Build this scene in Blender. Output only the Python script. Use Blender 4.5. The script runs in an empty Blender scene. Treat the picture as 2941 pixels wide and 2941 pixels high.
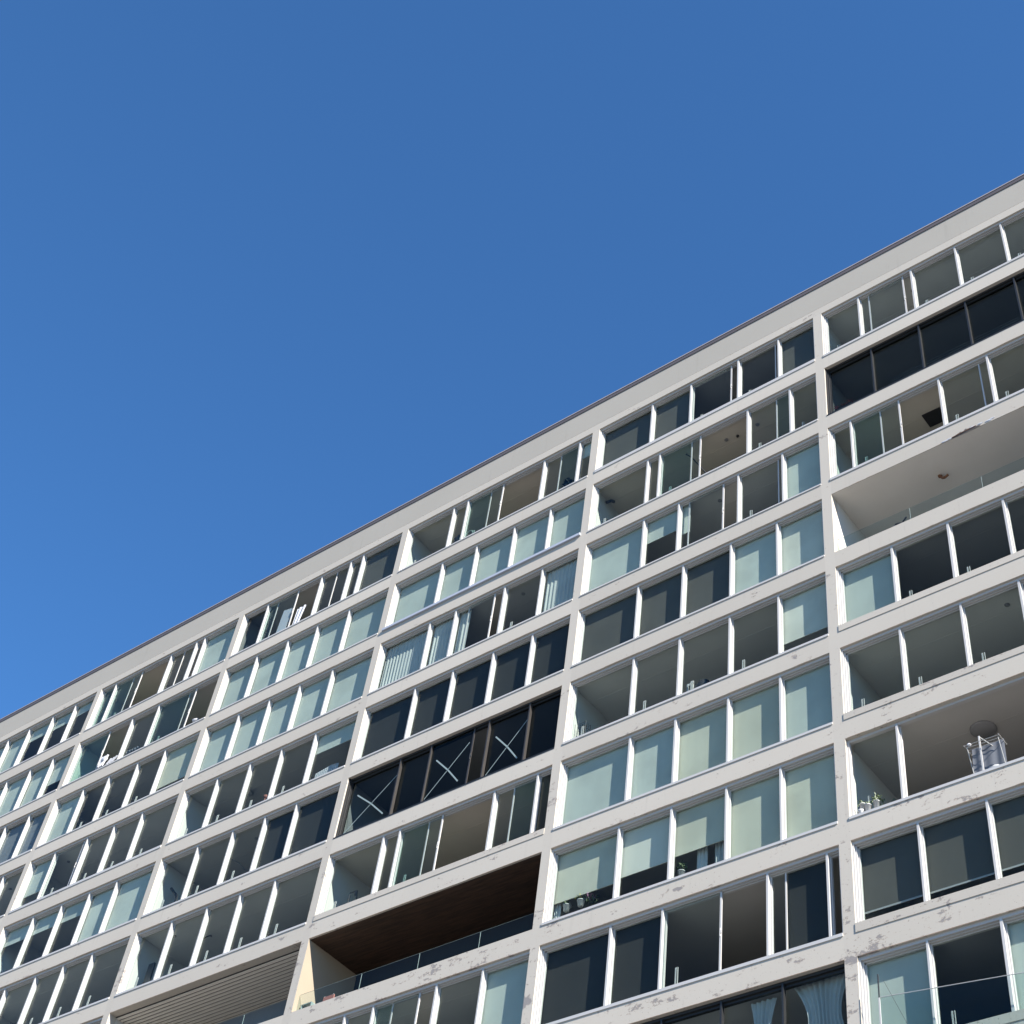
import bpy, math, random
from mathutils import Vector, Matrix
random.seed(7)
S = bpy.context.scene
COL = S.collection
H = 2.9            # storey height
ZO = 34.82         # underside of the beam above the fourth storey from the top

# ------------------------------------------------------------------ camera
cam_d = bpy.data.cameras.new("camera")
cam_d.sensor_width = 36.0
cam_d.lens = 36.0 * 4524.03 / 2941.0
cam_d.clip_start = 0.1
cam_d.clip_end = 5000
cam = bpy.data.objects.new("camera", cam_d)
COL.objects.link(cam)
right = Vector((0.7846707, 0.60935663, 0.11391394))
up = Vector((0.39844048, -0.636523, 0.6603663))
fwd = Vector((-0.47490743, 0.47278217, 0.7422533))
m = Matrix((right, up, -fwd)).transposed().to_4x4()
m.translation = Vector((30.704, -25.3215, -33.2181 + ZO))
cam.matrix_world = m
S.camera = cam

# ------------------------------------------------------------------ sky, sun, exposure
SUN = Vector((3.2, -1.0, 2.15)).normalized()
w = bpy.data.worlds.new("World")
S.world = w
w.use_nodes = True
nt = w.node_tree
bg = nt.nodes["Background"]
sky = nt.nodes.new("ShaderNodeTexSky")
sky.sky_type = 'NISHITA'
sky.sun_disc = False
sky.sun_elevation = math.asin(SUN.z)
sky.sun_rotation = math.atan2(SUN.x, SUN.y)
sky.altitude = 0
sky.air_density = 1.0
sky.dust_density = 0.0
sky.ozone_density = 10.0
tint = nt.nodes.new("ShaderNodeMix")
tint.data_type = 'RGBA'
tint.blend_type = 'MULTIPLY'
tint.inputs[0].default_value = 1.0
tint.inputs[7].default_value = (0.75, 0.975, 1.0, 1)      # very clear, dry air
nt.links.new(sky.outputs[0], tint.inputs[6])
nt.links.new(tint.outputs[2], bg.inputs[0])
bg.inputs[1].default_value = 0.082
sun_d = bpy.data.lights.new("sun", 'SUN')
sun_d.energy = 5.0
sun_d.angle = math.radians(0.5)
sun_d.color = (1.0, 0.93, 0.84)
sun = bpy.data.objects.new("sun", sun_d)
sun.rotation_euler = SUN.to_track_quat('Z', 'Y').to_euler()
sun.location = (60, -40, 80)
COL.objects.link(sun)
S.view_settings.view_transform = 'Standard'
S.view_settings.look = 'None'
S.view_settings.exposure = 1.50
S.view_settings.gamma = 1.0

# ------------------------------------------------------------------ materials
def newmat(name):
    mt = bpy.data.materials.new(name)
    mt.use_nodes = True
    return mt, mt.node_tree, mt.node_tree.nodes["Principled BSDF"]

def mnode(t, op, a, b=None, c=None, clamp=False):
    n = t.nodes.new("ShaderNodeMath")
    n.operation = op
    n.use_clamp = clamp
    for i, v in enumerate((a, b, c)):
        if v is None:
            continue
        if isinstance(v, (int, float)):
            n.inputs[i].default_value = v
        else:
            t.links.new(v, n.inputs[i])
    return n.outputs[0]

def noise(t, vec, scale, detail=4, rough=0.55):
    n = t.nodes.new("ShaderNodeTexNoise")
    n.inputs["Scale"].default_value = scale
    n.inputs["Detail"].default_value = detail
    n.inputs["Roughness"].default_value = rough
    if vec is not None:
        t.links.new(vec, n.inputs["Vector"])
    return n.outputs["Fac"]

def ramp(t, v, a, b):
    n = t.nodes.new("ShaderNodeMapRange")
    n.interpolation_type = 'SMOOTHSTEP'
    t.links.new(v, n.inputs["Value"])
    for k, x in (("From Min", a), ("From Max", b)):
        if isinstance(x, (int, float)):
            n.inputs[k].default_value = x
        else:
            t.links.new(x, n.inputs[k])
    return n.outputs["Result"]

def mixc(t, fac, a, b, mode='MIX'):
    n = t.nodes.new("ShaderNodeMix")
    n.data_type = 'RGBA'
    n.blend_type = mode
    if isinstance(fac, (int, float)):
        n.inputs[0].default_value = fac
    else:
        t.links.new(fac, n.inputs[0])
    for i, v in ((6, a), (7, b)):
        if isinstance(v, tuple):
            n.inputs[i].default_value = (*v, 1)
        else:
            t.links.new(v, n.inputs[i])
    return n.outputs[2]

def plain(name, col, rough=0.6, var=0.0, scale=3.0, metal=0.0):
    mt, t, p = newmat(name)
    p.inputs["Roughness"].default_value = rough
    p.inputs["Metallic"].default_value = metal
    tc = t.nodes.new("ShaderNodeNewGeometry").outputs["Position"]
    nz = noise(t, tc, scale, 5)
    c = mixc(t, nz, tuple(x * (1 - var) for x in col), tuple(min(1, x * (1 + var)) for x in col))
    t.links.new(c, p.inputs["Base Color"])
    return mt

def facade(name, base, rust, peel):
    """painted concrete: paint flaked off in grey patches, more of them lower down"""
    mt, t, p = newmat(name)
    pos = t.nodes.new("ShaderNodeNewGeometry").outputs["Position"]
    sep = t.nodes.new("ShaderNodeSeparateXYZ")
    t.links.new(pos, sep.inputs[0])
    z = sep.outputs["Z"]
    mp = t.nodes.new("ShaderNodeMapping")
    mp.inputs["Scale"].default_value = (0.55, 1, 1.25)
    t.links.new(pos, mp.inputs[0])
    big = noise(t, mp.outputs[0], 0.42, 3)
    n1 = noise(t, mp.outputs[0], 2.3, 8, 0.72)
    n2 = noise(t, pos, 9.0, 6, 0.7)
    comb = mnode(t, 'ADD', mnode(t, 'MULTIPLY', n1, 0.72), mnode(t, 'MULTIPLY', n2, 0.28))
    comb = mnode(t, 'ADD', comb, mnode(t, 'MULTIPLY', mnode(t, 'SUBTRACT', big, 0.5), 0.22))
    thr = t.nodes.new("ShaderNodeMapRange")
    t.links.new(z, thr.inputs["Value"])
    for k, v in (("From Min", 18.0), ("From Max", 42.0), ("To Min", 0.562 - peel), ("To Max", 0.640 - peel)):
        thr.inputs[k].default_value = v
    th = thr.outputs["Result"]
    mask = ramp(t, comb, th, mnode(t, 'ADD', th, 0.012))
    rim = ramp(t, comb, mnode(t, 'SUBTRACT', th, 0.012), th)
    rim = mnode(t, 'MULTIPLY', rim, mnode(t, 'SUBTRACT', 1.0, mask))
    sm = noise(t, pos, 16.0, 5, 0.7)
    chips = ramp(t, sm, mnode(t, 'ADD', th, 0.062), mnode(t, 'ADD', th, 0.075))
    broad = noise(t, pos, 0.35, 3)
    mp2 = t.nodes.new("ShaderNodeMapping")
    mp2.inputs["Scale"].default_value = (5.0, 5.0, 0.35)
    t.links.new(pos, mp2.inputs[0])
    streak = noise(t, mp2.outputs[0], 1.0, 4, 0.6)
    dark = tuple(x * 0.90 for x in base)
    c = mixc(t, broad, dark, base)
    c = mixc(t, ramp(t, streak, 0.58, 0.8), c, tuple(x * 0.86 for x in base))
    grime = noise(t, pos, 26.0, 5, 0.75)
    c = mixc(t, ramp(t, grime, 0.60, 0.72), c, tuple(x * 0.88 for x in base))
    patch = mixc(t, noise(t, pos, 22, 5, 0.7), (0.165, 0.150, 0.145), (0.25, 0.235, 0.225))
    oi = t.nodes.new("ShaderNodeObjectInfo")
    hv = mnode(t, 'ADD', 0.94, mnode(t, 'MULTIPLY', oi.outputs["Random"], 0.10))
    cmb = t.nodes.new("ShaderNodeCombineXYZ")
    for i_ in range(3):
        t.links.new(hv, cmb.inputs[i_])
    c = mixc(t, 1.0, c, cmb.outputs[0], 'MULTIPLY')
    drip = noise(t, mp2.outputs[0], 2.6, 5, 0.7)
    c = mixc(t, mnode(t, 'MULTIPLY', ramp(t, drip, 0.60, 0.74), 0.55), c, tuple(x * 0.72 for x in base))
    c = mixc(t, mask, c, patch)
    c = mixc(t, mnode(t, 'MULTIPLY', rim, 0.65), c, (0.20, 0.155, 0.12))
    c = mixc(t, mnode(t, 'MULTIPLY', chips, 0.75), c, (0.14, 0.118, 0.105))
    if rust:
        fr = mnode(t, 'FRACT', mnode(t, 'ADD', mnode(t, 'DIVIDE', mnode(t, 'SUBTRACT', z, ZO), H), 20.0007))
        edge = mnode(t, 'LESS_THAN', fr, 0.0055)
        nrm = t.nodes.new("ShaderNodeSeparateXYZ")
        t.links.new(t.nodes.new("ShaderNodeNewGeometry").outputs["True Normal"], nrm.inputs[0])
        edge = mnode(t, 'MULTIPLY', edge, mnode(t, 'LESS_THAN', nrm.outputs["Y"], -0.5))
        rn = noise(t, mp.outputs[0], 1.3, 5, 0.65)
        low = t.nodes.new("ShaderNodeMapRange")
        t.links.new(z, low.inputs["Value"])
        for k, v in (("From Min", 22.0), ("From Max", 44.0), ("To Min", 0.36), ("To Max", 0.60)):
            low.inputs[k].default_value = v
        lw = low.outputs["Result"]
        rm = mnode(t, 'MULTIPLY', edge, ramp(t, rn, lw, mnode(t, 'ADD', lw, 0.08)))
        c = mixc(t, mnode(t, 'MULTIPLY', rm, 0.85), c, (0.17, 0.105, 0.065))
    t.links.new(c, p.inputs["Base Color"])
    p.inputs["Roughness"].default_value = 0.85
    bp = t.nodes.new("ShaderNodeBump")
    bp.inputs["Strength"].default_value = 0.35
    bp.inputs["Distance"].default_value = 0.006
    hgt = mnode(t, 'SUBTRACT', mnode(t, 'MULTIPLY', grime, 0.5), mnode(t, 'ADD', mnode(t, 'MULTIPLY', mask, 0.8), chips))
    t.links.new(hgt, bp.inputs["Height"])
    t.links.new(bp.outputs[0], p.inputs["Normal"])
    return mt

def glassmat(name, tint, refl=0.19):
    """thin clear glass: each face lets most light through and mirrors a Schlick share of it"""
    mt = bpy.data.materials.new(name)
    mt.use_nodes = True
    t = mt.node_tree
    t.nodes.clear()
    out = t.nodes.new("ShaderNodeOutputMaterial")
    tr = t.nodes.new("ShaderNodeBsdfTransparent")
    tr.inputs[0].default_value = (*tint, 1)
    gl = t.nodes.new("ShaderNodeBsdfGlossy")
    gl.inputs["Roughness"].default_value = 0.015
    gl.inputs["Color"].default_value = (0.95, 1.0, 1.0, 1)
    lw = t.nodes.new("ShaderNodeLayerWeight")
    lw.inputs[0].default_value = 0.5
    f5 = mnode(t, 'POWER', lw.outputs["Facing"], 4.0)
    fac = mnode(t, 'MULTIPLY', mnode(t, 'ADD', mnode(t, 'MULTIPLY', f5, 0.9), 0.04), refl, clamp=True)
    mx = t.nodes.new("ShaderNodeMixShader")
    t.links.new(fac, mx.inputs[0])
    t.links.new(tr.outputs[0], mx.inputs[1])
    t.links.new(gl.outputs[0], mx.inputs[2])
    t.links.new(mx.outputs[0], out.inputs[0])
    return mt

def fabric(name, col, trans=0.0, var=0.06, weave=True):
    mt, t, p = newmat(name)
    pos = t.nodes.new("ShaderNodeNewGeometry").outputs["Position"]
    mp = t.nodes.new("ShaderNodeMapping")
    mp.inputs["Scale"].default_value = (6.0, 6.0, 0.5)
    t.links.new(pos, mp.inputs[0])
    nz = noise(t, mp.outputs[0], 1.0, 4)
    oi = t.nodes.new("ShaderNodeObjectInfo")
    fac = mnode(t, 'ADD', mnode(t, 'MULTIPLY', nz, 0.6), mnode(t, 'MULTIPLY', oi.outputs["Random"], 0.5), clamp=True)
    c = mixc(t, fac, tuple(x * (1 - 2 * var) for x in col), tuple(min(1, x * (1 + var)) for x in col))
    c = mixc(t, ramp(t, noise(t, pos, 0.9, 3), 0.35, 0.7), c, tuple(x * 0.86 for x in col))
    t.links.new(c, p.inputs["Base Color"])
    p.inputs["Roughness"].default_value = 0.9
    return mt

M = {}
M['beam'] = facade("painted_concrete_beam", (0.418, 0.385, 0.334), True, 0.0)
M['pillar'] = facade("painted_concrete_pillar", (0.408, 0.376, 0.327), False, 0.008)
M['parapet'] = facade("painted_concrete_parapet", (0.334, 0.312, 0.272), False, -0.07)
M['lintel'] = facade("painted_concrete_lintel", (0.402, 0.371, 0.322), True, 0.035)
M['white'] = plain("white_aluminium", (0.41, 0.405, 0.395), 0.4, 0.03)
M['offwhite'] = plain("weathered_aluminium", (0.38, 0.375, 0.37), 0.45, 0.06)
M['rubber'] = plain("dark_seal", (0.085, 0.085, 0.09), 0.6, 0.1)
M['flash'] = plain("blue_grey_flashing", (0.33, 0.36, 0.42), 0.4, 0.05)
M['black'] = plain("black_aluminium", (0.014, 0.015, 0.016), 0.45, 0.2)
M['bronze'] = plain("bronze_aluminium", (0.030, 0.027, 0.025), 0.45, 0.2)
M['coping'] = plain("dark_roof_flashing", (0.082, 0.070, 0.072), 0.55, 0.12)
M['coplip'] = plain("pale_coping", (0.27, 0.25, 0.255), 0.6, 0.08)
M['glass'] = glassmat("clear_glass", (0.87, 0.908, 0.902))
M['glass_green'] = glassmat("green_glass", (0.82, 0.90, 0.88))
M['glass_dark'] = glassmat("smoked_glass", (0.60, 0.64, 0.65))
M['glass_clear'] = glassmat("balustrade_glass", (0.895, 0.94, 0.935), 0.2)
M['glass_edge'] = plain("pale_glass_edge", (0.24, 0.28, 0.27), 0.3, 0.1)
M['blind_cool'] = fabric("cool_blind_cloth", (0.45, 0.475, 0.43))
M['blind_warm'] = fabric("cream_blind_cloth", (0.49, 0.475, 0.385))
M['blind_white'] = fabric("white_blind_cloth", (0.56, 0.55, 0.48))
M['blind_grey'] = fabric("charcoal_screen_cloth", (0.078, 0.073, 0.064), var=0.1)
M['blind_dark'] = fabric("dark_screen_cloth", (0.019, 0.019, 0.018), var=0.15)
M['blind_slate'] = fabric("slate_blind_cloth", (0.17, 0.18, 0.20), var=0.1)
M['curtain'] = fabric("white_curtain_cloth", (0.44, 0.455, 0.44))
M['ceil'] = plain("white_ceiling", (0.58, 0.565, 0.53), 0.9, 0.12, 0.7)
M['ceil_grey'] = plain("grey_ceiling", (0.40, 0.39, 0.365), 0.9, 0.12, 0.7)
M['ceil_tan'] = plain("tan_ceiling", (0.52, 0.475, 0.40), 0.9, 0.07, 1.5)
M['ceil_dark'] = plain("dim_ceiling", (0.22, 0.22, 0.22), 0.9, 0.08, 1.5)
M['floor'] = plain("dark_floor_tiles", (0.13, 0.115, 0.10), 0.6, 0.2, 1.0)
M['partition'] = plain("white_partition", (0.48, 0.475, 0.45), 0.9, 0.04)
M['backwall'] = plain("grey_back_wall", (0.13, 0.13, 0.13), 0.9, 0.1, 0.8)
M['ochre'] = plain("ochre_balcony_wall", (0.265, 0.222, 0.168), 0.9, 0.08, 2.0)
M['slat'] = plain("taupe_ceiling_slat", (0.62, 0.585, 0.52), 0.8, 0.08)
M['groove'] = plain("dark_groove", (0.03, 0.028, 0.026), 0.9, 0.1)
def woodmat():
    mt, t, p = newmat("dark_wood_ceiling_boards")
    pos = t.nodes.new("ShaderNodeNewGeometry").outputs["Position"]
    mp = t.nodes.new("ShaderNodeMapping")
    mp.inputs["Scale"].default_value = (0.7, 9.0, 1.0)
    t.links.new(pos, mp.inputs[0])
    nz = noise(t, mp.outputs[0], 2.2, 6, 0.6)
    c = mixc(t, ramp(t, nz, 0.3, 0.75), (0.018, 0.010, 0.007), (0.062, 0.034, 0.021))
    t.links.new(c, p.inputs["Base Color"])
    p.inputs["Roughness"].default_value = 0.6
    return mt
M['wood'] = woodmat()
M['tape'] = plain("pale_masking_tape", (0.20, 0.255, 0.255), 0.7, 0.12, 9)
M['paper'] = plain("white_paper", (0.42, 0.43, 0.46), 0.8, 0.05)
M['leaf'] = plain("green_leaf", (0.075, 0.105, 0.045), 0.6, 0.4, 20)
M['yellow'] = plain("yellow_petal", (0.62, 0.50, 0.06), 0.7, 0.2)
M['red'] = plain("red_petal", (0.38, 0.04, 0.06), 0.7, 0.3)
M['pink'] = plain("pink_petal", (0.30, 0.15, 0.24), 0.7, 0.3)
M['pot'] = plain("white_flower_pot", (0.40, 0.405, 0.40), 0.45, 0.05)
M['dark'] = plain("dark_metal", (0.028, 0.028, 0.03), 0.5, 0.2)
M['steel'] = plain("pale_steel_wire", (0.30, 0.30, 0.29), 0.4, 0.05)
M['towel'] = plain("grey_towel", (0.10, 0.11, 0.13), 0.95, 0.12, 12)
M['rusty'] = plain("rusty_iron", (0.16, 0.075, 0.04), 0.9, 0.5, 14)
M['rawconc'] = plain("broken_concrete", (0.085, 0.075, 0.07), 0.95, 0.6, 16)
M['cushion'] = plain("brick_red_cushion", (0.22, 0.09, 0.075), 0.9, 0.2)
M['bluegrey'] = plain("blue_grey_cloth", (0.17, 0.21, 0.28), 0.9, 0.2)
M['ground'] = plain("pale_paving", (0.175, 0.17, 0.163), 0.9, 0.15, 0.4)

# ------------------------------------------------------------------ mesh helpers
class MB:
    def __init__(self):
        self.v, self.f, self.mi = [], [], []
    def face(self, pts, mi=0):
        n = len(self.v)
        self.v += [tuple(p) for p in pts]
        self.f.append(tuple(range(n, n + len(pts))))
        self.mi.append(mi)
        return self
    def box(self, x0, x1, y0, y1, z0, z1, mi=0):
        n = len(self.v)
        self.v += [(x0, y0, z0), (x1, y0, z0), (x1, y1, z0), (x0, y1, z0), (x0, y0, z1), (x1, y0, z1), (x1, y1, z1), (x0, y1, z1)]
        for q in ((0, 3, 2, 1), (4, 5, 6, 7), (0, 1, 5, 4), (1, 2, 6, 5), (2, 3, 7, 6), (3, 0, 4, 7)):
            self.f.append(tuple(n + i for i in q))
            self.mi.append(mi)
        return self
    def prism(self, prof, x0, x1, mi=0):
        """profile of (y,z) points swept along x"""
        n, k = len(self.v), len(prof)
        self.v += [(x0, y, z) for y, z in prof] + [(x1, y, z) for y, z in prof]
        for i in range(k):
            j = (i + 1) % k
            self.f.append((n + i, n + j, n + k + j, n + k + i))
            self.mi.append(mi)
        self.f.append(tuple(n + i for i in range(k))[::-1]); self.mi.append(mi)
        self.f.append(tuple(n + k + i for i in range(k))); self.mi.append(mi)
        return self
    def tube(self, p0, p1, r0, r1=None, n=8, mi=0):
        r1 = r0 if r1 is None else r1
        a, b = Vector(p0), Vector(p1)
        d = (b - a).normalized()
        u = d.orthogonal().normalized()
        v = d.cross(u)
        s = len(self.v)
        for c, r in ((a, r0), (b, r1)):
            for i in range(n):
                t = 2 * math.pi * i / n
                self.v.append(tuple(c + u * r * math.cos(t) + v * r * math.sin(t)))
        for i in range(n):
            j = (i + 1) % n
            self.f.append((s + i, s + j, s + n + j, s + n + i)); self.mi.append(mi)
        self.f.append(tuple(s + i for i in range(n))[::-1]); self.mi.append(mi)
        self.f.append(tuple(s + n + i for i in range(n))); self.mi.append(mi)
        return self
    def path(self, pts, r, n=7, mi=0):
        for a, b in zip(pts[:-1], pts[1:]):
            self.tube(a, b, r, r, n, mi)
        return self
    def lathe(self, c, prof, n=16, mi=0):
        s = len(self.v)
        for r, z in prof:
            for i in range(n):
                t = 2 * math.pi * i / n
                self.v.append((c[0] + r * math.cos(t), c[1] + r * math.sin(t), c[2] + z))
        for k in range(len(prof) - 1):
            for i in range(n):
                j = (i + 1) % n
                self.f.append((s + k * n + i, s + k * n + j, s + (k + 1) * n + j, s + (k + 1) * n + i)); self.mi.append(mi)
        return self
    def blob(self, c, r, seed, mi=0, sq=(1, 1, 1)):
        rn = random.Random(seed)
        s = len(self.v)
        n, k = 9, 6
        for a in range(k + 1):
            ph = math.pi * a / k
            for i in range(n):
                t = 2 * math.pi * i / n
                q = r * (0.8 + 0.4 * rn.random())
                self.v.append((c[0] + sq[0] * q * math.sin(ph) * math.cos(t), c[1] + sq[1] * q * math.sin(ph) * math.sin(t), c[2] + sq[2] * q * math.cos(ph)))
        for a in range(k):
            for i in range(n):
                j = (i + 1) % n
                self.f.append((s + a * n + i, s + (a + 1) * n + i, s + (a + 1) * n + j, s + a * n + j)); self.mi.append(mi)
        return self
    def build(self, name, mat, parent=None, org=(0, 0, 0), smooth=False, bevel=0.0):
        me = bpy.data.meshes.new(name)
        ox, oy, oz = org
        me.from_pydata([(x - ox, y - oy, z - oz) for x, y, z in self.v], [], self.f)
        for mm in (mat if isinstance(mat, (list, tuple)) else [mat]):
            me.materials.append(mm)
        for p, i in zip(me.polygons, self.mi):
            p.material_index = i
            p.use_smooth = smooth
        me.update()
        o = bpy.data.objects.new(name, me)
        COL.objects.link(o)
        if parent is not None:
            o.parent = parent
        else:
            o.location = org
        if bevel:
            b = o.modifiers.new("edge", 'BEVEL')
            b.width = bevel
            b.segments = 1
            b.limit_method = 'ANGLE'
        return o

def empty(name, loc, label=None, cat=None, group=None):
    o = bpy.data.objects.new(name, None)
    o.location = loc
    o.empty_display_size = 0.2
    COL.objects.link(o)
    return tag(o, label, cat, group)

def tag(o, label=None, cat=None, group=None, kind=None):
    for k, v in (('label', label), ('category', cat), ('group', group), ('kind', kind)):
        if v:
            o[k] = v
    return o

# ------------------------------------------------------------------ ground
g = MB().face([(-3000, -3000, 0), (3000, -3000, 0), (3000, 3000, 0), (-3000, 3000, 0)]).build("ground", M['ground'])
tag(g, kind='structure')

# ------------------------------------------------------------------ the building
PC = [-25.49, -16.964, -8.528, 0.0, 8.609, 17.173, 25.728]      # pillar centres
PW = 0.148                                                    # half a pillar's width
HO = 2.334                                                    # height of an opening
def zt(r): return ZO + (3 - r) * H
def zb(r): return zt(r) - HO
ROOFZ = zt(0) + 1.71
LOW = 14
B = empty("apartment_building", (0, 0, 0), "long grey concrete apartment block with rows of glazed and open balconies", "building")
XL, XR = PC[0] - PW, PC[-1] + PW
for x in PC:
    MB().box(x - PW, x + PW, 0, 0.30, 0, zt(0)).build("pillar", M['pillar'], B)
    MB().box(x - 0.115, x + 0.115, 0.30, 6.0, 0.02, zt(0) + 0.2).build("partition_wall", M['partition'], B)
for r in range(1, 10):
    for b in range(6):
        x0, x1 = PC[b] + PW, PC[b + 1] - PW
        MB().box(x0, x1, 0, 0.25, zt(r), zb(r - 1)).build("spandrel_beam", M['beam'], B)
# top beam, fascia and coping of the roof
MB().box(XL, XR, 0, 0.30, zt(0), zt(0) + 0.34).build("top_beam", M['lintel'], B)
MB().box(XL, XR, 0.03, 0.30, zt(0) + 0.34, zt(0) + 0.356).build("shadow_groove", M['rubber'], B)
MB().box(XL, XR, 0.004, 0.30, zt(0) + 0.356, ROOFZ - 0.20).build("parapet", M['parapet'], B)
cp = MB().box(XL - 0.03, XR + 0.03, -0.02, 0.34, ROOFZ - 0.21, ROOFZ - 0.045).build("coping", M['coping'], B)
MB().box(XL - 0.045, XR + 0.045, -0.035, 0.36, ROOFZ - 0.045, ROOFZ).build("coping_lip", M['coplip'], cp)
MB().box(XL, XR, 0.36, 12.0, zt(0) + 0.9, zt(0) + 1.15).build("roof", M['coplip'], B)
MB().box(XL, XL + 0.3, 0.31, 12.0, 0.01, ROOFZ - 0.25).build("end_wall", M['parapet'], B)
MB().box(XR - 0.3, XR, 0.31, 12.0, 0.01, ROOFZ - 0.25).build("end_wall", M['parapet'], B)
MB().box(XL + 0.31, XR - 0.31, 11.7, 12.0, 0.01, ROOFZ - 0.25).build("rear_wall", M['parapet'], B)
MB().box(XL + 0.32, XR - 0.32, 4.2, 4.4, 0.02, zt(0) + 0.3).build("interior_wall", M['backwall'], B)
# storeys below the picture: the same grid, glazed plainly
lo = MB()
for r in range(10, LOW + 1):
    for b in range(6):
        lo.box(PC[b] + PW, PC[b + 1] - PW, 0, 0.25, zt(r), zb(r - 1))
lo.build("lower_beams", M['beam'], B)
lg = MB()
for r in range(9, LOW):
    for b in range(6):
        lg.box(PC[b] + PW + .01, PC[b + 1] - PW - .01, 0.16, 0.18, zb(r) + .01, zt(r) - .01)
lg.build("lower_glazing", M['blind_slate'], B)

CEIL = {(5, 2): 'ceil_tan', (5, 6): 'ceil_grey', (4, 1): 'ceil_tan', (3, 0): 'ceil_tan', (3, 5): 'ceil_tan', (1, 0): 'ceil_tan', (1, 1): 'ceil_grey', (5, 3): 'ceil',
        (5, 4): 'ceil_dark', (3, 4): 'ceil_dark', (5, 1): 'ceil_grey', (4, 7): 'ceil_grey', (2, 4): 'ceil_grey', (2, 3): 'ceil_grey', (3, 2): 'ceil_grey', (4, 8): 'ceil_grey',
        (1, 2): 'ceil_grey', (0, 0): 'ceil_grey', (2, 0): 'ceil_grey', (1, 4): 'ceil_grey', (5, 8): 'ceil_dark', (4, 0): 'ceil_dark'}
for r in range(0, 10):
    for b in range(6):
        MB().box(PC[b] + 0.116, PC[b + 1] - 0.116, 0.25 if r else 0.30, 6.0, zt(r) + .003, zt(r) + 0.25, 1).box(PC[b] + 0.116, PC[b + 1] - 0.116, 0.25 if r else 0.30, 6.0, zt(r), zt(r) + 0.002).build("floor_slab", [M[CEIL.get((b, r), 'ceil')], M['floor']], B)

tr = random.Random(21)
for (b, r) in [(0, 3), (1, 2), (1, 3), (1, 5), (2, 3), (2, 4), (2, 5), (3, 0), (3, 2), (3, 5), (3, 7), (4, 1), (4, 2), (4, 4), (5, 0), (5, 2), (5, 4), (5, 5), (5, 6)]:
    y = tr.uniform(.85, 1.3)
    MB().box(PC[b] + .13, PC[b + 1] - .13, y, y + .025, zt(r) - .008, zt(r) - .001).build("ceiling_trim", M[CEIL.get((b, r), 'ceil')], B)
    for k in range(tr.choice((0, 1, 2))):
        x = PC[b] + tr.uniform(1.0, 7.5)
        yy = tr.uniform(.6, .8)
        MB().lathe((x, yy, zt(r) - .035), [(0, 0), (.05, .002), (.065, .02), (.065, .0345)], 12).build("ceiling_downlight", M['ceil_dark'], B)

# ------------------------------------------------------------------ windows
DEF_A, DEF_B = 'M1.76 M3.36 M4.86 M6.42', 'M2.28 M3.83 M5.45 M6.97'
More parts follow.
